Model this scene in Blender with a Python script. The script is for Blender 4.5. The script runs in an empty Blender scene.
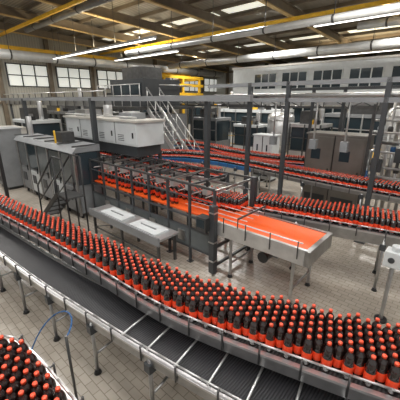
import bpy, math, random
import numpy as np
from mathutils import Vector
random.seed(7)
rng=np.random.default_rng(7)
CX,CY=0.742,0.670          # plant frame: p axis (CX,-CY), q axis (CY,CX)
def W(p,q,z=0.0): return (CX*p+CY*q, -CY*p+CX*q, z)
PLANT_ROT=-math.atan2(CY,CX)

# ---------------------------------------------------------------- materials
def mat(name,col,rough=0.5,metal=0.0,var=0.12,scale=3.0,emit=0,coat=0,bump=0.0,ecol=None):
    m=bpy.data.materials.new(name); m.use_nodes=True
    nt=m.node_tree; b=nt.nodes['Principled BSDF']
    b.inputs['Roughness'].default_value=rough; b.inputs['Metallic'].default_value=metal
    b.inputs['Coat Weight'].default_value=coat
    tc=nt.nodes.new('ShaderNodeTexCoord'); nz=nt.nodes.new('ShaderNodeTexNoise')
    nz.inputs['Scale'].default_value=scale; nz.inputs['Detail'].default_value=4
    nt.links.new(tc.outputs['Object'],nz.inputs['Vector'])
    r=nt.nodes.new('ShaderNodeValToRGB')
    lo=[max(0,c*(1-var)) for c in col]; hi=[min(1,c*(1+var)) for c in col]
    r.color_ramp.elements[0].position=.3; r.color_ramp.elements[1].position=.7
    r.color_ramp.elements[0].color=(*lo,1); r.color_ramp.elements[1].color=(*hi,1)
    nt.links.new(nz.outputs['Fac'],r.inputs['Fac']); nt.links.new(r.outputs['Color'],b.inputs['Base Color'])
    if bump:
        bp=nt.nodes.new('ShaderNodeBump'); bp.inputs['Strength'].default_value=bump
        nt.links.new(nz.outputs['Fac'],bp.inputs['Height']); nt.links.new(bp.outputs['Normal'],b.inputs['Normal'])
    if emit:
        b.inputs['Emission Color'].default_value=(*(ecol or col),1); b.inputs['Emission Strength'].default_value=emit
    return m
def wavemat(name,col,col2,scale,rough=.5,metal=0,axis='X',rot=0,bump=.4):
    m=mat(name,col,rough,metal); nt=m.node_tree; b=nt.nodes['Principled BSDF']
    tc=nt.nodes.new('ShaderNodeTexCoord'); mp=nt.nodes.new('ShaderNodeMapping'); mp.inputs['Rotation'].default_value=(0,0,rot)
    w=nt.nodes.new('ShaderNodeTexWave'); w.inputs['Scale'].default_value=scale; w.bands_direction=axis
    nt.links.new(tc.outputs['Object'],mp.inputs['Vector']); nt.links.new(mp.outputs['Vector'],w.inputs['Vector'])
    r=nt.nodes.new('ShaderNodeValToRGB'); r.color_ramp.elements[0].color=(*col,1); r.color_ramp.elements[1].color=(*col2,1)
    nt.links.new(w.outputs['Fac'],r.inputs['Fac']); nt.links.new(r.outputs['Color'],b.inputs['Base Color'])
    bp=nt.nodes.new('ShaderNodeBump'); bp.inputs['Strength'].default_value=bump; bp.inputs['Distance'].default_value=.02
    nt.links.new(w.outputs['Fac'],bp.inputs['Height']); nt.links.new(bp.outputs['Normal'],b.inputs['Normal'])
    return m
steel=mat('brushed_steel',(.44,.44,.44),.28,.9,.15,8)
steel_l=mat('satin_steel',(.68,.68,.68),.3,.75,.1,6)
steel_d=mat('dark_steel',(.10,.10,.10),.35,.6,.2,6)
black=mat('black_plastic',(.015,.015,.016),.45)
grey=mat('grey_paint',(.24,.25,.26),.4)
greyd=mat('dark_grey_paint',(.05,.055,.06),.4)
white=mat('white_panel',(.64,.67,.68),.4,0,.06)
offw=mat('cream_panel',(.52,.50,.46),.6,0,.08)
blue=mat('blue_plastic',(.05,.22,.50),.4)
blued=mat('blue_paint',(.03,.12,.30),.4)
yellow=mat('yellow_paint',(.85,.50,.035),.5)
brown=mat('roof_beam_paint',(.17,.135,.095),.6)
tan=mat('roof_purlin_paint',(.50,.35,.15),.6)
duct=mat('galvanised_duct',(.66,.67,.66),.4,.3,.12,2)
glass=mat('dark_window_glass',(.03,.045,.055),.10,0,.3,.4)
clear=mat('guard_panel',(.12,.135,.14),.12,.0,.2,2)
lampm=mat('lamp_tube',(1,.97,.9),.4,0,0,1,emit=3)
glintm=mat('unseen_glint_panel',(1,.98,.95),.4,0,0,1,emit=11)  # emitter for the added out-of-view strips that give bottle glints
sky_m=mat('skylight_sheet',(.85,.85,.74),.4,0,.05,1,emit=.7)
orange_b=wavemat('orange_modular_belt',(1,.15,.022),(.88,.105,.014),14,.38,0,'X',-PLANT_ROT,.15)
belt_b=wavemat('black_modular_belt',(.012,.012,.014),(.042,.042,.046),12,.35,0,'X',-PLANT_ROT,.4)
chain=wavemat('steel_chain_belt',(.10,.10,.10),(.22,.22,.22),10,.35,.7,'X',-PLANT_ROT,.4)
cola=mat('cola_bottle',(.014,.006,.005),.13,0,.1,2,coat=1)
cola.node_tree.nodes['Principled BSDF'].inputs['IOR'].default_value=1.75
label=mat('orange_red_label',(.86,.072,.020),.3,0,.08,20)
cap=mat('orange_cap',(.88,.105,.045),.35,0,.05,10)
deck=wavemat('roof_deck_sheet',(.17,.15,.12),(.28,.25,.20),1.6,.6,.1,'Y',-PLANT_ROT,.4)
cladd=wavemat('wall_cladding',(.42,.41,.36),(.53,.52,.46),1.5,.6,0,'Y',-PLANT_ROT,.3)
claddr=wavemat('wall_cladding_long',(.42,.42,.39),(.53,.53,.49),1.5,.6,0,'X',-PLANT_ROT,.3)
winlit=mat('daylit_window',(.8,.82,.76),.3,0,.1,.6,emit=.5)
fl=bpy.data.materials.new('floor_tiles'); fl.use_nodes=True; nt=fl.node_tree; b=nt.nodes['Principled BSDF']
tc=nt.nodes.new('ShaderNodeTexCoord'); mp=nt.nodes.new('ShaderNodeMapping'); mp.inputs['Rotation'].default_value=(0,0,-PLANT_ROT)
br=nt.nodes.new('ShaderNodeTexBrick'); br.inputs['Scale'].default_value=1
br.inputs['Brick Width'].default_value=.18; br.inputs['Row Height'].default_value=.10; br.inputs['Mortar Size'].default_value=.005
br.inputs['Color1'].default_value=(.45,.405,.345,1); br.inputs['Color2'].default_value=(.52,.47,.405,1); br.inputs['Mortar'].default_value=(.28,.245,.20,1)
nz=nt.nodes.new('ShaderNodeTexNoise'); nz.inputs['Scale'].default_value=.9; nz.inputs['Detail'].default_value=6
mx=nt.nodes.new('ShaderNodeMix'); mx.data_type='RGBA'; mx.blend_type='MULTIPLY'; mx.inputs[0].default_value=.75
rp=nt.nodes.new('ShaderNodeValToRGB'); rp.color_ramp.elements[0].position=.3; rp.color_ramp.elements[1].position=.65
rp.color_ramp.elements[0].color=(.55,.53,.51,1); rp.color_ramp.elements[1].color=(1,1,1,1)
nt.links.new(tc.outputs['Object'],mp.inputs['Vector']); nt.links.new(mp.outputs['Vector'],br.inputs['Vector'])
nt.links.new(tc.outputs['Object'],nz.inputs['Vector']); nt.links.new(nz.outputs['Fac'],rp.inputs['Fac'])
nt.links.new(br.outputs['Color'],mx.inputs[6]); nt.links.new(rp.outputs['Color'],mx.inputs[7])
nt.links.new(mx.outputs[2],b.inputs['Base Color']); b.inputs['Roughness'].default_value=.24

# ---------------------------------------------------------------- builder
class Bd:
    def __init__(s,name): s.name=name; s.v=[]; s.f=[]; s.fm=[]; s.sm=[]; s.mats=[]
    def mi(s,m):
        if m not in s.mats: s.mats.append(m)
        return s.mats.index(m)
    def hexa(s,c,m):
        n=len(s.v); s.v+=c
        for f in ((3,2,1,0),(4,5,6,7),(0,1,5,4),(1,2,6,5),(2,3,7,6),(3,0,4,7)):
            s.f.append([n+i for i in f]); s.fm.append(s.mi(m)); s.sm.append(False)
    def box(s,p0,p1,q0,q1,z0,z1,m):
        s.hexa([(p0,q0,z0),(p1,q0,z0),(p1,q1,z0),(p0,q1,z0),(p0,q0,z1),(p1,q0,z1),(p1,q1,z1),(p0,q1,z1)],m)
    def beam(s,P,Q,w,h,m):
        P=Vector(P);Q=Vector(Q); d=(Q-P).normalized()
        up=Vector((0,0,1)) if abs(d.z)<.95 else Vector((1,0,0))
        r=d.cross(up).normalized(); u=r.cross(d).normalized(); r*=w/2;u*=h/2
        s.hexa([tuple(x) for x in (P-r-u,P+r-u,Q+r-u,Q-r-u,P-r+u,P+r+u,Q+r+u,Q-r+u)],m)
    def tube(s,P,Q,r,m,n=8,r2=None,caps=True):
        P=Vector(P);Q=Vector(Q); d=(Q-P).normalized(); r2=r if r2 is None else r2
        up=Vector((0,0,1)) if abs(d.z)<.95 else Vector((1,0,0))
        a=d.cross(up).normalized(); c=a.cross(d).normalized(); k=len(s.v)
        for i in range(n):
            t=2*math.pi*i/n; o=a*math.cos(t)+c*math.sin(t)
            s.v.append(tuple(P+o*r)); s.v.append(tuple(Q+o*r2))
        for i in range(n):
            j=(i+1)%n
            s.f.append([k+2*i,k+2*i+1,k+2*j+1,k+2*j]); s.fm.append(s.mi(m)); s.sm.append(True)
        if caps:
            s.f.append([k+2*i for i in range(n)]); s.fm.append(s.mi(m)); s.sm.append(False)
            s.f.append([k+2*i+1 for i in range(n)][::-1]); s.fm.append(s.mi(m)); s.sm.append(False)
    def path(s,pts,r,m,n=8):
        for a,b in zip(pts,pts[1:]): s.tube(a,b,r,m,n)
    def lathe(s,c,prof,m,n=20):
        k=len(s.v)
        for r,z in prof:
            for i in range(n):
                t=2*math.pi*i/n; s.v.append((c[0]+r*math.cos(t),c[1]+r*math.sin(t),c[2]+z))
        for j in range(len(prof)-1):
            for i in range(n):
                i2=(i+1)%n
                s.f.append([k+j*n+i,k+j*n+i2,k+(j+1)*n+i2,k+(j+1)*n+i]); s.fm.append(s.mi(m)); s.sm.append(True)
    def ribbon(s,pa,o0,o1,z0,z1,m):
        k=len(s.v)
        for (p,q,nx,ny,w) in pa:
            for o,z in ((o0(w),z0),(o1(w),z0),(o1(w),z1),(o0(w),z1)): s.v.append((p+nx*o,q+ny*o,z))
        N=len(pa)
        for i in range(N-1):
            for j in range(4):
                j2=(j+1)%4
                s.f.append([k+4*i+j,k+4*i+4+j,k+4*i+4+j2,k+4*i+j2]); s.fm.append(s.mi(m)); s.sm.append(False)
        s.f.append([k,k+1,k+2,k+3]); s.fm.append(s.mi(m)); s.sm.append(False)
        e=k+4*(N-1); s.f.append([e+3,e+2,e+1,e]); s.fm.append(s.mi(m)); s.sm.append(False)
    def build(s,bevel=0):
        me=bpy.data.meshes.new(s.name); me.from_pydata([W(*v) for v in s.v],[],s.f)
        for m in s.mats: me.materials.append(m)
        me.polygons.foreach_set('material_index',s.fm); me.polygons.foreach_set('use_smooth',s.sm)
        import bmesh
        bm=bmesh.new(); bm.from_mesh(me); bmesh.ops.recalc_face_normals(bm,faces=bm.faces); bm.to_mesh(me); bm.free()
        me.update(); o=bpy.data.objects.new(s.name,me); bpy.context.scene.collection.objects.link(o)
        if bevel:
            bv=o.modifiers.new('bevel','BEVEL'); bv.width=bevel; bv.segments=2; bv.limit_method='ANGLE'
        return o

def samp(pts,step=.12):
    P=[np.array(p,float) for p in pts]; P=[2*P[0]-P[1]]+P+[2*P[-1]-P[-2]]
    out=[]
    for i in range(1,len(P)-2):
        a,b,c,d=P[i-1:i+3]; n=max(2,int(np.linalg.norm(c[:2]-b[:2])/step))
        for k in range(n):
            t=k/n; out.append(.5*((2*b)+(-a+c)*t+(2*a-5*b+4*c-d)*t*t+(-a+3*b-3*c+d)*t**3))
    out.append(P[-2]); res=[]
    for i,o in enumerate(out):
        t=out[min(i+1,len(out)-1)]-out[max(i-1,0)]; t=t[:2]/np.linalg.norm(t[:2])
        res.append((o[0],o[1],-t[1],t[0],o[2]))
    return res
def at(pa,s):
    acc=0
    for a,b in zip(pa,pa[1:]):
        l=math.hypot(b[0]-a[0],b[1]-a[1])
        if acc+l>=s:
            t=(s-acc)/l; return tuple(a[i]*(1-t)+b[i]*t for i in range(5))
        acc+=l
    return pa[-1]
def plen(pa): return sum(math.hypot(b[0]-a[0],b[1]-a[1]) for a,b in zip(pa,pa[1:]))

def conveyor(name,pts,z,belt,frame=steel,rail=True,legs=1.2,edge=steel_l,depth=.16,leg0=.4,railz=.09,cross=None,legm=steel,sides=(-1,1),bk=.45):
    pa=samp(pts); B=Bd(name); L=plen(pa)
    B.ribbon(pa,lambda w:-w/2,lambda w:w/2,z-.03,z,belt)
    B.ribbon(pa,lambda w:-w/2+.03,lambda w:w/2-.03,z-depth-.02,z-depth+.01,black)
    for sg in (-1,1):
        B.ribbon(pa,lambda w:sg*(w/2+.003),lambda w:sg*(w/2+.05),z-.012,z+.014,edge)
        B.ribbon(pa,lambda w:sg*(w/2+.012),lambda w:sg*(w/2+.04),z-depth,z-.012,frame)
        if rail:
            pr=[(a[0]+a[2]*sg*(a[4]/2+.012),a[1]+a[3]*sg*(a[4]/2+.012),z+railz) for a in pa[::2]+[pa[-1]]]
            B.path(pr,.011,steel_l,6)
            s=.15
            while s<L:
                a=at(pa,s); o=sg*(a[4]/2+.055)
                x,y=a[0]+a[2]*o,a[1]+a[3]*o; x2,y2=a[0]+a[2]*sg*(a[4]/2+.015),a[1]+a[3]*sg*(a[4]/2+.015)
                B.tube((x,y,z-.1),(x,y,z+railz+.02),.010,steel_d,6); B.tube((x,y,z+railz),(x2,y2,z+railz),.008,steel_d,6)
                s+=bk
    s=leg0
    while legs and s<L:
        a=at(pa,s); e=[]
        for sg in sides:
            o=sg*(a[4]/2+.03); x,y=a[0]+a[2]*o,a[1]+a[3]*o; e.append((x,y))
            B.tube((x,y,.05),(x,y,z-.05),.024,legm,8); B.tube((x,y,0),(x,y,.06),.05,black,10,.028)
            B.box(x-.045,x+.045,y-.045,y+.045,z-depth-.08,z-depth+.03,greyd)
        if len(e)==2:
            for zz in (.3,z-depth-.06): B.tube((*e[0],zz),(*e[1],zz),.016,legm,6)
        s+=legs
    if cross is not None:
        s=cross
        while s<L:
            a=at(pa,s); h=a[4]/2+.03
            B.tube((a[0]-a[2]*h,a[1]-a[3]*h,z+.05),(a[0]+a[2]*h,a[1]+a[3]*h,z+.05),.012,steel_l,6); s+=.36
    return B.build(),pa

# ---------------------------------------------------------------- bottles
def bottle_template(n):
    prof=[(.030,0,0),(.041,.006,0),(.0435,.022,0),(.0425,.045,0),(.0440,.060,0),(.0445,.061,1),(.0445,.145,1),(.0438,.146,0),
          (.0445,.168,0),(.0438,.190,0),(.0408,.212,0),(.0345,.232,0),(.0250,.249,0),(.0165,.262,0),(.0150,.270,0),(.0180,.2705,2),(.0180,.290,2),(.0160,.294,2),(0.0005,.295,2)]
    v=[];f=[];m=[]
    for r,z,_ in prof:
        for i in range(n):
            t=2*math.pi*i/n; v.append((r*math.cos(t),r*math.sin(t),z))
    for j in range(len(prof)-1):
        mm=prof[j][2] if prof[j][2]==prof[j+1][2] else 0
        for i in range(n):
            i2=(i+1)%n; f.append((j*n+i,j*n+i2,(j+1)*n+i2,(j+1)*n+i)); m.append(mm)
    return np.array(v),np.array(f),np.array(m)
def bottles(name,pos,z,n=14,sc=1.0):
    v,f,m=bottle_template(n); v=v*sc; K=len(pos); nv=len(v)
    off=np.array([W(p,q,z) for p,q in pos]); ang=rng.uniform(0,6.28,K)
    c,s=np.cos(ang)[:,None],np.sin(ang)[:,None]
    V=np.empty((K,nv,3)); V[:,:,0]=v[:,0]*c-v[:,1]*s; V[:,:,1]=v[:,0]*s+v[:,1]*c; V[:,:,2]=v[:,2]
    V+=off[:,None,:]; F=(f[None]+(np.arange(K)*nv)[:,None,None]).reshape(-1,4)
    me=bpy.data.meshes.new(name); me.vertices.add(K*nv); me.vertices.foreach_set('co',V.ravel())
    me.loops.add(F.size); me.loops.foreach_set('vertex_index',F.ravel().astype(np.int32))
    me.polygons.add(len(F)); me.polygons.foreach_set('loop_start',(np.arange(len(F))*4).astype(np.int32))
    for x in (cola,label,cap): me.materials.append(x)
    me.polygons.foreach_set('material_index',np.tile(m,K).astype(np.int32))
    me.polygons.foreach_set('use_smooth',np.ones(len(F),bool)); me.update(calc_edges=True); me.validate()
    o=bpy.data.objects.new(name,me); bpy.context.scene.collection.objects.link(o); return o
def lanes(pa,d=.0905,s0=0,s1=None,jit=.003,drop=0.0,marg=.047):
    L=plen(pa) if s1 is None else s1; pos=[]; s=s0+.05; i=0; step=d*.872
    while s<L-.03:
        a=at(pa,s); w=a[4]; lo=-w/2+marg; j=0
        while True:
            o=lo+j*d+(d/2 if i%2 else 0)
            if o>w/2-marg+.004: break
            if random.random()>=drop:
                pos.append((a[0]+a[2]*o+random.uniform(-jit,jit)*.4,a[1]+a[3]*o+random.uniform(-jit,jit)*.4))
            j+=1
        s+=step*1.01; i+=1
    return pos

ZC=1.10
ptsA=[(-9.5,1.38,.30),(-7.0,1.60,.32),(-5.1,1.78,.36),(-3.6,1.90,.42),(-2.55,1.96,.46),(-1.82,2.07,.50),(-.8,2.36,.56),(.1,2.66,.62),(1.2,3.0,.64)]
_,pA=conveyor('bottle_conveyor',ptsA,ZC,chain,legs=1.3,depth=.13,sides=(1,),bk=.36)
bottles('cola_bottles',lanes(pA),ZC,n=16)
ptsB=[(-9.0,1.12,.42),(-5,1.36,.44),(-3.2,1.54,.46),(-1.8,1.74,.50),(-.8,1.93,.52),(1.0,2.3,.54)]
conveyor('empty_belt_conveyor',ptsB,.84,belt_b,rail=True,legs=.95,depth=.12,leg0=.35,cross=6.6,railz=.06)
ptsE=[(-2.78,-.15,1.2),(-2.2,-.08,1.3),(1.2,-.02,1.3)]
_,pE=conveyor('accumulation_conveyor',ptsE,ZC,chain,legs=1.3,depth=.13,rail=True)
posE=[x for x in lanes(pE) if not (x[0]<-2.45 and x[1]>.35+ (x[0]+2.8)*.6)]
posE=[x for x in posE if math.hypot(x[0],x[1])>.75]
bottles('cola_bottles',posE,ZC,n=16)
ptsC=[(-3.18,5.36,.5),(-2.2,5.62,.58),(-.65,5.98,.62),(1.0,6.3,.62),(3.0,6.7,.62)]
_,pC=conveyor('bottle_conveyor',ptsC,ZC,chain,legs=1.5,depth=.2,leg0=.9)
bottles('cola_bottles',lanes(pC,d=.092),ZC,n=10)

# ---------------------------------------------------------------- guarded table with orange belt
B=Bd('guarded_accumulation_table')
B.box(-3.22,-1.55,4.15,5.0,1.06,1.10,orange_b); B.box(-7.9,-3.22,4.2,5.3,1.06,1.10,orange_b)
B.box(-3.3,-1.52,4.09,4.15,.86,1.13,steel_l); B.box(-1.55,-1.47,4.09,5.06,.86,1.12,steel); B.box(-3.22,-1.55,5.0,5.05,.9,1.12,steel)
B.box(-3.3,-1.7,4.2,4.98,.84,.88,orange_b)
for p in (-3.0,-1.75):
    for q in (4.2,4.95):
        B.tube((p,q,.05),(p,q,.9),.03,steel); B.tube((p,q,0),(p,q,.06),.055,black,10,.03)
    B.tube((p,4.2,.3),(p,4.95,.3),.02,steel)
B.tube((-3.3,4.12,1.22),(-1.6,4.12,1.22),.012,steel_l)
for i in range(4): B.tube((-3.1+i*.48,4.08,.95),(-3.1+i*.48,4.08,1.25),.011,steel_d,6)
for i in range(4):
    q=4.3+i*.2; B.tube((-4.3,q,1.2),(-2.75,q+.03,1.2),.010,steel_l,6)
B.beam((-2.8,4.1,1.3),(-2.8,5.04,1.3),.03,.03,steel_d)
for q in (4.1,5.03): B.tube((-2.8,q,1.1),(-2.8,q,1.3),.012,steel_d,6)
# drive motor under the table
B.tube((-2.3,4.2,.7),(-2.3,4.5,.7),.09,steel_d,14); B.box(-2.42,-2.18,4.5,4.7,.58,.82,grey); B.tube((-2.3,4.16,.7),(-2.3,4.2,.7),.10,black,14)
p0,p1,q0,q1=-7.9,-3.35,4.12,5.38
for i in range(8):
    p=p0+i*(p1-p0)/7
    for q in (q0,q1):
        B.beam((p,q,0),(p,q,1.72),.05,.05,greyd); B.box(p-.06,p+.06,q-.06,q+.06,0,.02,steel_d)
    B.beam((p,q0,1.7),(p,q1,1.7),.04,.04,steel if i%2 else greyd)
for q in (q0,q1):
    for z in (.35,.78,1.04,1.45,1.72): B.beam((p0,q,z),(p1,q,z),.04,.045 if z!=1.45 else .02,greyd if z<1.5 else steel_d)
B.box(p0,p1,q0-.01,q0+.01,.36,.76,clear)
for i in range(12):
    p=p0+.1+i*.38; B.tube((p,q0+.05,1.5),(p,q1-.05,1.5),.012,steel_l,6)
for q in (4.6,5.1): B.beam((p0,q,1.56),(p1,q,1.56),.035,.05,steel)
for i in range(9):
    p=p0+.3+i*.48; B.box(p-.06,p+.06,4.3,4.46,1.5,1.64,steel_l); B.tube((p,4.38,1.62),(p,4.38,1.8),.03,black)
    if i%2: B.box(p-.1,p+.1,4.085,4.11,.45,.68,steel); B.path([(p,4.4,1.78),(p+.2,4.6,1.92),(p+.45,5.0,1.74)],.012,black,6)
B.box(p1-.02,p1+.10,3.98,4.1,0.05,1.45,greyd); B.box(p1-.0,p1+.10,5.32,5.45,0.0,1.75,greyd)
for z in (.3,.7,1.3): B.box(p1-.03,p1+.11,3.97,4.11,z,z+.03,steel)
B.box(p1-.25,p1-.0,3.86,4.06,.95,1.22,steel_d); B.box(p1-.22,p1-.03,3.85,3.862,1.02,1.18,glass)
for z in (.2,.6): B.beam((p1+.07,4.07,z),(p1+.07,5.35,z),.05,.05,greyd)
B.build(.004)
pT=samp([(-7.85,4.95,.6),(-4.2,4.95,.6),(-3.3,5.05,.5)])
pT2=samp([(-7.85,4.42,.3),(-4.6,4.42,.3)])
bottles('cola_bottles',lanes(pT,d=.092)+lanes(pT2,d=.092,drop=.25),ZC,n=10)

B=Bd('service_platform')
B.box(-6.9,-4.2,3.45,4.0,.62,.66,steel_l); B.box(-6.9,-4.2,3.42,3.46,.52,.70,grey)
for p in (-6.8,-5.6,-4.3):
    for q in (3.5,3.95): B.beam((p,q,0),(p,q,.62),.05,.05,steel_d)
for p in (-6.5,-5.3):
    B.box(p,p+.9,3.5,3.9,.665,.70,white)
    B.tube((p+.2,3.7,.70),(p+.7,3.7,.70),.02,grey,8)
B.beam((-6.8,3.5,.2),(-4.3,3.5,.2),.03,.03,steel_d); B.beam((-6.8,3.5,.2),(-5.6,3.5,.6),.02,.02,steel_d)
B.build()

B=Bd('access_steps')
for i in range(5): B.box(-8.8+i*.26,-8.8+i*.26+.26,2.95,3.4,.2*(i+1)-.03,.2*(i+1),steel_d)
for q in (2.95,3.4):
    B.beam((-8.85,q,.08),(-7.45,q,1.08),.03,.12,black)
    B.path([(-8.8,q,.1),(-8.75,q,1.05),(-7.5,q,2.0),(-7.0,q,2.0),(-7.0,q,0)],.022,black)
    B.tube((-8.76,q,.6),(-7.5,q,1.5),.016,black); B.tube((-7.5,q,0),(-7.5,q,2.0),.022,black)
    B.tube((-7.5,q,1.0),(-7.0,q,1.0),.02,black)
B.box(-7.52,-6.98,2.95,3.4,1.0,1.04,steel_d)
B.build()

B=Bd('shrink_wrapping_machine')
B.box(-12.4,-8.0,3.75,4.45,.15,1.0,grey)
B.box(-12.4,-8.0,3.75,4.45,1.0,1.95,greyd)
B.hexa([(-12.5,3.65,1.92),(-7.95,3.65,1.92),(-7.95,4.5,1.92),(-12.5,4.5,1.92),(-12.5,3.8,2.06),(-7.95,3.8,2.06),(-7.95,4.5,2.1),(-12.5,4.5,2.1)],grey)
for i in range(6):
    p=-12.4+i*.88; B.box(p-.03,p+.03,3.70,3.76,.1,1.95,steel)
    B.box(p-.02,p+.02,3.7,4.5,2.08,2.12,steel_d)
    if i<5:
        B.box(p+.06,p+.8,3.725,3.752,1.02,1.86,glass if i%2 else clear); B.box(p+.06,p+.8,3.72,3.752,.2,.95,white if i%2 else grey)
        B.box(p+.7,p+.74,3.69,3.72,.9,1.1,black)
        B.box(p+.2,p+.5,3.7,3.722,.5,.8,greyd)
for i in range(6):
    for q in (3.8,4.4): B.tube((-12.3+i*.84,q,0),(-12.3+i*.84,q,.16),.04,black)
B.box(-8.0,-7.95,3.85,4.4,1.0,1.9,glass)
B.tube((-11.9,4.1,2.08),(-11.9,4.1,2.75),.09,steel_l,14); B.box(-9.4,-9.0,3.9,4.3,2.1,2.4,steel_d)
B.tube((-9.2,3.8,2.08),(-9.2,3.8,2.45),.03,(yellow)); 
B.build(.01)
B=Bd('heat_tunnel_housing')
B.box(-10.9,-6.75,4.95,5.9,2.08,2.74,white); B.box(-10.8,-6.85,5.0,5.85,1.78,2.08,greyd)
B.box(-10.95,-6.7,4.9,5.95,2.72,2.78,offw)
for i in range(4):
    B.box(-10.8+i*1.02,-9.85+i*1.02,4.935,4.96,2.13,2.66,white)
    B.box(-10.85+i*1.02,-10.835+i*1.02,4.93,4.95,2.1,2.7,grey)
    B.box(-10.0+i*1.02,-9.96+i*1.02,4.91,4.94,2.3,2.45,black)
    for k2 in range(4): B.box(-10.7+i*1.02,-10.4+i*1.02,4.93,4.937,2.2+k2*.05,2.22+k2*.05,greyd)
B.box(-10.4,-9.7,5.1,5.7,2.78,3.0,steel); B.tube((-8.8,5.4,2.78),(-8.8,5.4,3.15),.14,steel_l,16); B.box(-7.9,-7.3,5.2,5.7,2.78,2.95,grey)
B.tube((-10.9,5.0,2.85),(-6.8,5.0,2.85),.025,steel_l)
for p in (-10.8,-8.9,-6.9):
    for q in (5.5,5.85): B.beam((p,q,0),(p,q,1.8),.08,.08,steel_d)
B.build(.006)

def cabinet(name,p0,p1,q0,q1,h,m,doors=2,zb=.1):
    B=Bd(name); B.box(p0,p1,q0,q1,zb,h,m); B.box(p0+.03,p1-.03,q0+.03,q1-.03,0,zb,black)
    w=(p1-p0)/doors
    for i in range(doors):
        B.box(p0+i*w+.02,p0+(i+1)*w-.02,q0-.025,q0+.0,zb+.04,h-.05,m)
        B.box(p0+(i+1)*w-.12,p0+(i+1)*w-.09,q0-.05,q0-.02,h*.5,h*.5+.16,black)
        B.box(p0+i*w+.18,p0+i*w+w*.55,q0-.03,q0-.024,h*.68,h*.82,glass)
        B.box(p0+i*w+.1,p0+(i+1)*w-.1,q0-.03,q0-.024,zb+.15,zb+.35,greyd)
        B.box(p0+i*w-.008,p0+i*w+.008,q0-.027,q0-.0,zb,h,black)
    B.box(p0-.03,p1+.03,q0-.04,q1+.03,h,h+.05,m); B.box(p0-.03,p0,q0+.1,q1-.1,.3,h-.3,m)
    return B.build(.008)
cabm=mat('cabinet_steel',(.24,.225,.205),.35,.5,.15,2)
cabinet('stainless_control_cabinet',-3.9,-2.2,9.35,10.15,2.3,cabm,2)
cabinet('electrical_cabinet',-13.9,-12.9,3.3,4.1,2.25,grey,2)
cabinet('electrical_cabinet',-16.6,-15.0,4.2,5.0,2.1,offw,3)
cabinet('electrical_cabinet',-1.2,-.3,13.0,13.7,2.1,grey,2)
cabinet('electrical_cabinet',-6.9,-6.0,11.0,11.6,1.9,white,2)
cabinet('electrical_cabinet',-19.5,-17.7,3.4,4.2,2.2,grey,3)

ptsD=[(-12.5,7.4,.5),(-10.6,7.45,.5),(-9.5,7.9,.5),(-8.4,8.65,.5),(-7,8.93,.5),(-5.4,8.85,.5)]
_,pD=conveyor('curved_bottle_conveyor',ptsD,ZC,chain,frame=blued,edge=blue,legs=1.6,depth=.12)
ptsD2=[(-5.38,8.85,.5),(-4.2,8.66,.5),(-3.0,8.5,.5),(-1.2,8.4,.5),(2,8.4,.5)]
_,pD2=conveyor('curved_bottle_conveyor',ptsD2,ZC,chain,frame=steel,edge=steel_l,legs=1.6,depth=.10)
bottles('cola_bottles',lanes(pD,d=.094,s0=.1)+lanes(pD2,d=.094),ZC,n=8)
ptsF=[(-11.5,10.9,.5),(-9,10.7,.5),(-7.6,10.3,.5),(-5.6,10.1,.5),(-4.3,10.4,.5)]
_,pF=conveyor('curved_bottle_conveyor',ptsF,ZC,chain,frame=blued,edge=blue,legs=1.8,depth=.12)
bottles('cola_bottles',lanes(pF,d=.094,s0=.2),ZC,n=8)
ptsG=[(-13.5,6.6,.4),(-10.5,6.65,.4),(-7.5,6.6,.4),(-5.3,6.9,.4)]
_,pG=conveyor('bottle_conveyor',ptsG,ZC,chain,frame=steel,edge=steel_l,legs=1.8,depth=.12)
bottles('cola_bottles',lanes(pG,d=.094,s0=.2),ZC,n=8)

# ---------------------------------------------------------------- pipe rack frames
B=Bd('steel_pipe_rack')
for p,q in ((-19,4.65),(-8.4,4.65),(-13.7,4.65)): B.beam((p,q,0),(p,q,3.35),.13,.13,greyd)
B.beam((-24,4.65,3.33),(-3.0,4.65,3.33),.10,.11,grey)
B.beam((-4.95,4.65,3.33),(-4.95,8,3.33),.12,.12,greyd)
B.beam((-4.95,5.75,0),(-4.95,5.75,3.3),.11,.11,greyd)
B.beam((-4.95,7.6,0),(-4.95,7.6,3.75),.11,.11,greyd)
for p in (-3.8,-1.55,.9): B.beam((p,7.6,0),(p,7.6,3.75),.10,.10,greyd)
for z in (3.3,3.7): B.beam((-6.5,7.6,z),(3,7.6,z),.10,.10,grey)
for p in (-4.95,-3.8,-1.55,.9):
    B.beam((p,7.6,3.3),(p,12,3.3),.09,.1,greyd); B.beam((p,12,0),(p,12,3.7),.1,.1,greyd)
    B.box(p-.12,p+.12,7.48,7.72,0,.02,greyd)
B.beam((-11,12.7,3.3),(3,12.7,3.3),.1,.1,greyd); B.beam((-6,12,3.7),(3,12,3.7),.1,.1,greyd)
for i,(q,r) in enumerate(((7.9,.05),(8.1,.035),(8.35,.06),(8.7,.04))): B.tube((-6.5,q,3.42),(3,q,3.42),r,steel_l)
for p in (-4.4,-3.2,-2.4): B.tube((p,8.1,3.42),(p,8.1,2.3),.025,steel_l); B.box(p-.09,p+.09,8.03,8.17,2.05,2.3,grey)
B.build()
B=Bd('steel_support_post')
B.beam((-8.25,2.05,0),(-8.25,2.05,2.5),.07,.07,black); B.beam((-8.25,2.05,2.4),(-10.2,2.05,2.4),.05,.06,black); B.beam((-10.2,2.05,0),(-10.2,2.05,2.5),.07,.07,black)
B.box(-8.35,-8.15,1.95,2.15,0,.02,black)
B.build()
B=Bd('elevated_air_conveyor')
for q in (13.3,13.75):
    for z in (3.0,3.45): B.beam((-24,q,z),(-3,q,z),.06,.08,steel_d)
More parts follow.
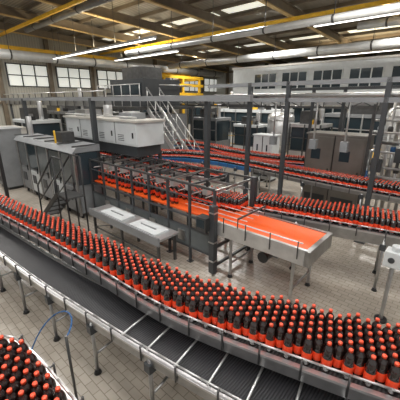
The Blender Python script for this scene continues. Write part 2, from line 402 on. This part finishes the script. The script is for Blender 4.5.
for i in range(22):
    p=-24+i; B.beam((p,13.3,3.0),(p,13.3,3.45),.04,.04,steel_d); B.beam((p,13.3,3.45),(p+1 if i<21 else p-1,13.3,3.0),.03,.03,steel_d)
B.box(-24,-3,13.4,13.65,3.1,3.35,steel_l)
for p in (-23.5,-17.0,-11.5,-4.2): B.beam((p,13.52,0),(p,13.52,3.0),.14,.14,greyd)
B.build()
B=Bd('elevated_air_conveyor')
B.box(-27,-13,7.9,8.2,3.0,3.3,steel)
for q in (7.85,8.25): B.beam((-27,q,3.35),(-13,q,3.35),.05,.07,yellow if q<8 else steel_d)
for p in (-26.5,-15.9,-13.3): B.beam((p,8.05,0),(p,8.05,3.0),.13,.13,greyd)
for i in range(15): B.beam((-27+i,7.85,3.0),(-27+i,7.85,3.7),.04,.04,steel_d)
B.tube((-27,7.85,3.7),(-13,7.85,3.7),.025,steel_l)
B.build()

B=Bd('process_pipework')
for i in range(15):
    p=-2.0+i*.21; q=9.0+.3*((i*7)%4); z=1.4+.25*((i*5)%7)
    B.tube((p,q,0),(p,q,z+.6),.03+.012*(i%3),steel_l if i%2 else steel,10)
    B.tube((p,q,z+.6),(p,q+.9,z+.6),.03,steel_l,10)
    B.lathe((p,q,z-.2),[(0,0),(.07,0),(.07,.12),(.04,.16),(.04,.28),(.0,.28)],steel_d if i%2 else blued,12)
for z in (.5,.75,1.35,1.6,2.0,2.5,2.8): B.tube((-2.1,8.95+.05*z,z),(3,8.95+.05*z,z),.028,steel_l,10)
for z in (1.2,2.2): B.tube((-2.0,9.5,z),(3,9.5,z),.055,steel,10)
for p in (-2.05,-.9,.3): B.beam((p,8.95,0),(p,8.95,3.2),.07,.07,steel_d)
for i in range(4): B.box(-1.9+i*.5,-1.65+i*.5,8.82,8.92,1.5+.3*(i%2),1.85+.3*(i%2),greyd)
for i in range(3):
    p=-1.8+i*.55; B.tube((p,8.85,2.62),(p,8.95,2.62),.09,white,14); B.path([(p,9.0,2.8),(p+.1,9.3,3.1),(p+.1,10.2,3.1)],.03,steel_l)
B.build()
def tank(name,p,q,r,h,z0=.5):
    B=Bd(name)
    B.lathe((p,q,z0),[(0,0),(r*.5,.05),(r*.95,.22),(r,.3),(r,h-.25),(r*.9,h-.12),(r*.5,h-.02),(0,h)],steel_l,28)
    for zz in (.5,h*.5,h-.45): B.lathe((p,q,z0+zz),[(r,0),(r+.02,.01),(r+.02,.05),(r,.06)],steel,28)
    for t in range(4):
        x=p+r*.85*math.cos(t*1.57+.78); y=q+r*.85*math.sin(t*1.57+.78); B.tube((x,y,0),(x,y,z0+.4),.045,steel)
    B.tube((p,q,z0+h-.05),(p,q,z0+h+.35),.06,steel); B.tube((p,q,z0+h+.3),(p+r*1.3,q,z0+h+.3),.04,steel)
    B.build()
tank('process_tank',.2,11.2,.45,2.2); tank('process_tank',2.1,11.2,.45,2.4); tank('process_tank',-2.2,14.9,.7,2.6); tank('process_tank',-8.0,15.4,.7,2.2)

B=Bd('sensor_control_box')
B.tube((-.5,4.8,.04),(-.5,4.8,1.0),.03,steel,10); B.tube((-.5,4.8,0),(-.5,4.8,.05),.09,black,14)
B.box(-.62,-.36,4.70,4.92,.98,1.22,white); B.tube((-.49,4.81,1.22),(-.49,4.81,1.30),.07,white,14); B.tube((-.52,4.68,1.1),(-.52,4.72,1.1),.045,greyd,12)
B.tube((-.36,4.81,1.1),(-.26,4.81,1.1),.06,grey,12)
B.build(.015)

B=Bd('blue_air_hose')
pts=[]
for i in range(19):
    t=i/18; a=t*math.pi*1.35
    pts.append((-3.1+.32*math.cos(a)-.1*t,.95+.22*math.sin(a)-.15*t,.9-.75*t*t+.15*math.sin(a)))
B.path(pts,.009,blued,8); B.tube((-2.78,.95,0),(-2.78,.95,.92),.016,steel_d)
B.build()

# ---------------------------------------------------------------- staircase + filler platform
B=Bd('metal_staircase')
for i in range(13):
    p=-8.9-i*.21; z=.2+i*.215; B.box(p-.25,p,9.25,9.95,z-.03,z,steel)
for q in (9.22,9.98):
    B.beam((-8.8,q,.05),(-11.62,q,2.9),.05,.2,steel_l)
    B.tube((-8.8,q,1.0),(-11.62,q,3.85),.025,steel_l); B.tube((-8.8,q,.55),(-11.62,q,3.4),.018,steel_l)
    for i in range(6):
        t=i/5; B.tube((-8.8-2.8*t,q,.1+2.8*t),(-8.8-2.8*t,q,1.0+2.84*t),.02,steel_l)
B.build()
B=Bd('filler_mezzanine')
B.box(-15.5,-11.7,8.9,12.5,2.85,3.0,steel_d)
for p in (-15.4,-13.5,-11.8):
    for q in (9.0,12.4): B.beam((p,q,0),(p,q,2.9),.14,.14,steel_d)
for z in (3.5,4.0):
    B.path([(-11.75,10.1,z),(-11.75,12.4,z),(-15.4,12.4,z)],.025,steel_l); B.tube((-11.75,8.95,z),(-15.4,8.95,z),.025,steel_l)
for i in range(6): B.tube((-11.8-i*.72,8.95,3),(-11.8-i*.72,8.95,4.0),.022,steel_l)
B.box(-15.2,-12.3,9.6,12.0,3.0,4.3,greyd); B.box(-15.0,-12.5,9.56,9.62,3.3,4.1,glass)
B.box(-14.6,-13.0,10,11.4,4.3,4.9,steel_d); B.box(-15.3,-12,9.3,12.2,.0,2.6,grey)
for i in range(4): B.box(-15.2+i*.8,-14.5+i*.8,9.26,9.32,.6,2.2,glass)
B.build(.01)

def machine(name,p0,p1,q0,q1,h,body,trim=steel_l,glassm=glass,legs=.2,top=None):
    B=Bd(name); B.box(p0,p1,q0,q1,legs,h*.42,body); B.box(p0+.06,p1-.06,q0+.06,q1-.06,h*.42,h*.93,glassm)
    B.box(p0-.03,p1+.03,q0-.03,q1+.03,h*.93,h,body)
    k=max(2,int((p1-p0)/.9))
    for i in range(k+1):
        p=p0+(p1-p0)*i/k
        for q in (q0,q1): B.beam((p,q,0),(p,q,h),.07,.07,trim)
    for q in (q0,q1):
        for z in (h*.42,h*.7): B.beam((p0,q,z),(p1,q,z),.05,.05,trim)
    if top:
        B.box(p0+(p1-p0)*.25,p0+(p1-p0)*.6,q0+.2,q1-.2,h,h+top,steel_d)
        B.tube((p0+(p1-p0)*.8,(q0+q1)/2,h),(p0+(p1-p0)*.8,(q0+q1)/2,h+top*1.6),.12,steel_l,12)
        for i in range(3): B.box(p0+(p1-p0)*(.65+.1*i),p0+(p1-p0)*(.7+.1*i),q0+.1,q0+.35,h,h+.2+.12*(i%2),(yellow,steel,black)[i])
    B.build(.01)
machine('labelling_machine',-19.5,-16.9,5.9,7.4,2.3,white,top=.6)
machine('palletising_machine',-24,-19.5,9.0,12,2.6,grey,steel_d,top=.9)
machine('palletising_machine',-26,-21,15,19,3.1,white,greyd,top=.8)
machine('rinsing_machine',-18.5,-16.6,10.0,12.7,2.6,steel_l,top=.7)
machine('labelling_machine',-10.5,-8.9,14.5,15.6,2.0,white,steel_d,top=.4)
machine('blow_moulding_machine',-14.5,-9.5,17.5,20,2.7,white,steel,top=.6)
machine('capping_machine',-6.9,-5.4,14.3,15.8,2.2,steel_l,steel_d,top=.6)
machine('blow_moulding_machine',-6.5,-1.5,17.5,19.5,2.6,grey,steel_l,top=.6)
machine('palletising_machine',-20,-15.5,20.5,24,2.9,offw,steel_d,top=.7)
machine('labelling_machine',-17.9,-15.5,1.6,2.6,1.9,white,steel_d)
machine('packing_machine',-25.5,-21.5,2.0,4.2,2.4,greyd,steel,top=.7)
machine('packing_machine',-13.2,-11.3,13.9,15.3,2.3,grey,steel,top=.5)
machine('depalletising_machine',-2.2,1.5,20.5,23,3.2,greyd,yellow,top=.7)

B=Bd('yellow_gantry_crane')
for q in (20,21.7,24.4,27): B.beam((-24.5,q,0),(-24.5,q,5.7),.22,.22,yellow)
for z in (3.9,4.8,5.6): B.beam((-24.5,19.5,z),(-24.5,27.6,z),.2,.28,yellow)
for q in (20,27): B.beam((-24.5,q,5.5),(-28.5,q,5.5),.2,.3,yellow)
B.beam((-26.5,19.5,5.9),(-26.5,27.5,5.9),.25,.4,yellow); B.box(-26.9,-26.1,23,24,5.1,5.7,greyd)
B.build()
B=Bd('crane_runway_beam')
B.beam((-27.8,-6,7.0),(-27.8,18.5,7.0),.3,.45,yellow)
for q in np.arange(-4,18,4.0): B.beam((-27.8,q+.35,6.8),(-28.8,q+.35,6.8),.2,.3,yellow)
B.build()
B=Bd('guard_railing')
for z in (.55,1.05): B.tube((-14,16.5,z),(-2,16.5,z),.03,yellow)
for i in range(9): B.tube((-14+i*1.5,16.5,0),(-14+i*1.5,16.5,1.05),.03,yellow)
B.build()

# ---------------------------------------------------------------- room shell
P0,P1,Q0,Q1=-29.1,14.0,-9.0,35.7
def rz(q): return 9.2-.045*q
B=Bd('floor'); B.box(P0-.3,P1,Q0,Q1+.3,-.2,0,fl); B.build()
B=Bd('ceiling'); B.hexa([(P0-.3,Q0,rz(Q0)),(P1,Q0,rz(Q0)),(P1,Q1+.3,rz(Q1+.3)),(P0-.3,Q1+.3,rz(Q1+.3)),
   (P0-.3,Q0,rz(Q0)+.2),(P1,Q0,rz(Q0)+.2),(P1,Q1+.3,rz(Q1+.3)+.2),(P0-.3,Q1+.3,rz(Q1+.3)+.2)],deck); B.build()
B=Bd('wall_left')
B.hexa([(P0-.3,Q0,0),(P0,Q0,0),(P0,Q1,0),(P0-.3,Q1,0),(P0-.3,Q0,rz(Q0)),(P0,Q0,rz(Q0)),(P0,Q1,rz(Q1)),(P0-.3,Q1,rz(Q1))],cladd); B.build()
B=Bd('wall_back'); B.box(P0-.3,P1,Q1,Q1+.3,0,rz(Q1),claddr); B.build()
k=1
for q in np.arange(-3,34,4.0):
    B=Bd('window_%d'%k); k+=1
    B.box(P0,P0+.04,q,q+3.2,4.4,6.1,winlit)
    for qq in (q,q+1.07,q+2.13,q+3.2): B.box(P0,P0+.09,qq-.05,qq+.05,4.35,6.15,greyd)
    for z in (4.4,5.25,6.1): B.box(P0,P0+.08,q,q+3.2,z-.04,z+.04,greyd)
    B.build()
B=Bd('trim_columns')
for q in np.arange(-4,35,4.0): B.box(P0,P0+.35,q+.2,q+.5,0,rz(q+.5)-.05,brown)
for p in np.arange(-27,13,6.0): B.box(p-.15,p+.15,Q1-.35,Q1,0,rz(Q1)-.02,brown)
for z in (3.0,6.8): B.box(P0,P0+.2,Q0,Q1,z,z+.2,brown); B.box(P0,P1,Q1-.2,Q1,z,z+.2,brown)
B.build()
B=Bd('roof_rafters')
for p in np.arange(-27,13,4.5):
    q0,q1=-8,35.4
    B.beam((p,q0,rz(q0)-.72),(p,q1,rz(q1)-.72),.26,.06,tan); B.beam((p,q0,rz(q0)-.24),(p,q1,rz(q1)-.24),.24,.05,brown)
    B.beam((p,q0,rz(q0)-.48),(p,q1,rz(q1)-.48),.05,.46,brown)
B.build()
B=Bd('roof_purlins')
for q in np.arange(-7,35,1.75): B.beam((P0+.1,q,rz(q)-.10),(P1-.2,q,rz(q)-.10),.09,.19,brown)
for q in (8.75,17.5,26.25): B.beam((P0+.1,q,rz(q)-.85),(P1-.2,q,rz(q)-.85),.12,.18,yellow)
B.build()
B=Bd('skylight_strips')
for q in (4.2,16.3,25.2):  # nearest row is out of view, added for highlights on bottle shoulders
    for p in np.arange(-24.6,9,4.5):
        B.hexa([(p-1.9,q,rz(q)-.03),(p+1.9,q,rz(q)-.03),(p+1.9,q+.8,rz(q+.8)-.03),(p-1.9,q+.8,rz(q+.8)-.03),(p-1.9,q,rz(q)-.01),(p+1.9,q,rz(q)-.01),(p+1.9,q+.8,rz(q+.8)-.01),(p-1.9,q+.8,rz(q+.8)-.01)],sky_m)
B.build()
def hung(name,a,b,r,m,n=16,hang=3.5):
    B=Bd(name); B.tube(a,b,r,m,n); A=Vector(a);Bv=Vector(b); L=(Bv-A).length; k=int(L/hang)
    for i in range(k+1):
        P=A.lerp(Bv,(i+.5)/(k+1)); B.tube(P,(P.x,P.y,rz(P.y)-.1),.02,steel_d,6)
        d=(Bv-A).normalized()*.05; B.tube(P-d,P+d,r*1.08,steel_d,n)
    B.build()
hung('ventilation_duct',(-25,23,6.6),(6,23,6.6),.28,duct)
hung('ventilation_duct',(-20,14.2,6.5),(6,14.2,6.5),.16,duct)
hung('ventilation_duct',(-25.2,9.55,8.0),(-10,9.55,8.0),.18,grey)
hung('ventilation_duct',(-26,-3,6.4),(-26,33,6.4),.33,duct)
hung('ventilation_duct',(-6,19.5,7.1),(8,19.5,7.1),.2,duct)
def strip(p0,p1,q,z,m=lampm,w=.08):
    B=Bd('suspended_strip_light'); B.box(p0,p1,q-w-.04,q+w+.04,z,z+.1,grey)
    B.box(p0+.05,p1-.05,q-w,q+w,z-.04,z,m)
    n=int((p1-p0)/2.5)
    for i in range(n+1):
        p=p0+(p1-p0)*(i+.5)/(n+1); B.tube((p,q,z+.1),(p,q,rz(q)-.1),.015,steel_d,6)
    B.build()
for a in ((-25.2,-13.2,11.2,6.3),(-25,-17,16.5,6.6),(-8,4,18.3,7.2),(-12,-4,27,6.7),(-10,2,10.5,7.8)): strip(*a)
for q in (-4,-1.2,1.6,4.4): strip(-8,5,q,7.3,glintm,.28)  # unseen rows added overhead so the bottles catch glints

B=Bd('office_block')
m0,m1,z0,z1=-18.3,9,3.4,6.0
B.box(m0,m1,25,33,z0,z1,white); B.box(m0+.5,m1,25.8,33,0,z0,offw)
B.box(m0-.1,m1,24.9,33,z1,z1+.15,offw); B.box(m0-.05,m1,24.95,25.0,z0-.1,z0+.15,grey)
for i in range(9):
    p=m0+2.4+i*2.7
    B.box(p,p+2.2,24.96,25.0,4.25,5.45,glass)
    for x in (p,p+.73,p+1.46,p+2.2): B.box(x-.04,x+.04,24.92,25,4.2,5.5,white)
for i in range(10):
    p=m0+.9+i*2.5
    B.box(p,p+2.0,25.75,25.8,1.0,2.8,glass)
    for x in (p,p+1,p+2.0): B.box(x-.05,x+.05,25.7,25.8,.9,2.9,white)
for i in range(7): B.beam((m0+.3+i*4,25.15,0),(m0+.3+i*4,25.15,z0),.25,.25,grey)
B.box(m0-.05,m0,26,32,4.25,5.45,glass)
B.build()

# ---------------------------------------------------------------- lights
sc=bpy.context.scene
w=bpy.data.worlds.new('World'); sc.world=w; w.use_nodes=True
w.node_tree.nodes['Background'].inputs[0].default_value=(1,.97,.93,1); w.node_tree.nodes['Background'].inputs[1].default_value=.42
def area(p,q,z,sx,sy,e,col=(1,.97,.92),up=False,name='added_key_light'):
    l=bpy.data.lights.new(name,'AREA'); l.shape='RECTANGLE'; l.size=sx; l.size_y=sy; l.energy=e; l.color=col
    o=bpy.data.objects.new(name,l); o.location=W(p,q,z); o.rotation_euler=(math.pi if up else 0,0,PLANT_ROT); sc.collection.objects.link(o)
for p,q in ((-12,3),(-20,4)): area(p,q,rz(q)-.9,3.5,1.2,380)  # area lamps added as key light, no fixture behind them
for p,q in ((-3,12),(-11,15),(-19,14),(-3,22),(-13,22),(-22,24),(-26,5)): area(p,q,7.4,3.5,.5,420)  # more added key lamps hung free below the roof
for p,q,z in ((-19,11.2,6.5),(-21,16.5,6.8),(-2,18.3,7.4),(-8,27,6.9),(-4,10.5,8.0)): area(p,q,z,6,.25,170,(1,.84,.56),True,'added_ceiling_uplight')  # invented uplights, added to brighten and warm the ceiling

cam=bpy.data.cameras.new('cam'); cam.sensor_width=36; cam.lens=27; cam.clip_end=200
co=bpy.data.objects.new('camera',cam); co.location=(0,0,3.3); co.rotation_euler=(math.radians(90-18.43),0,0)
sc.collection.objects.link(co); sc.camera=co
sc.view_settings.view_transform='Standard'
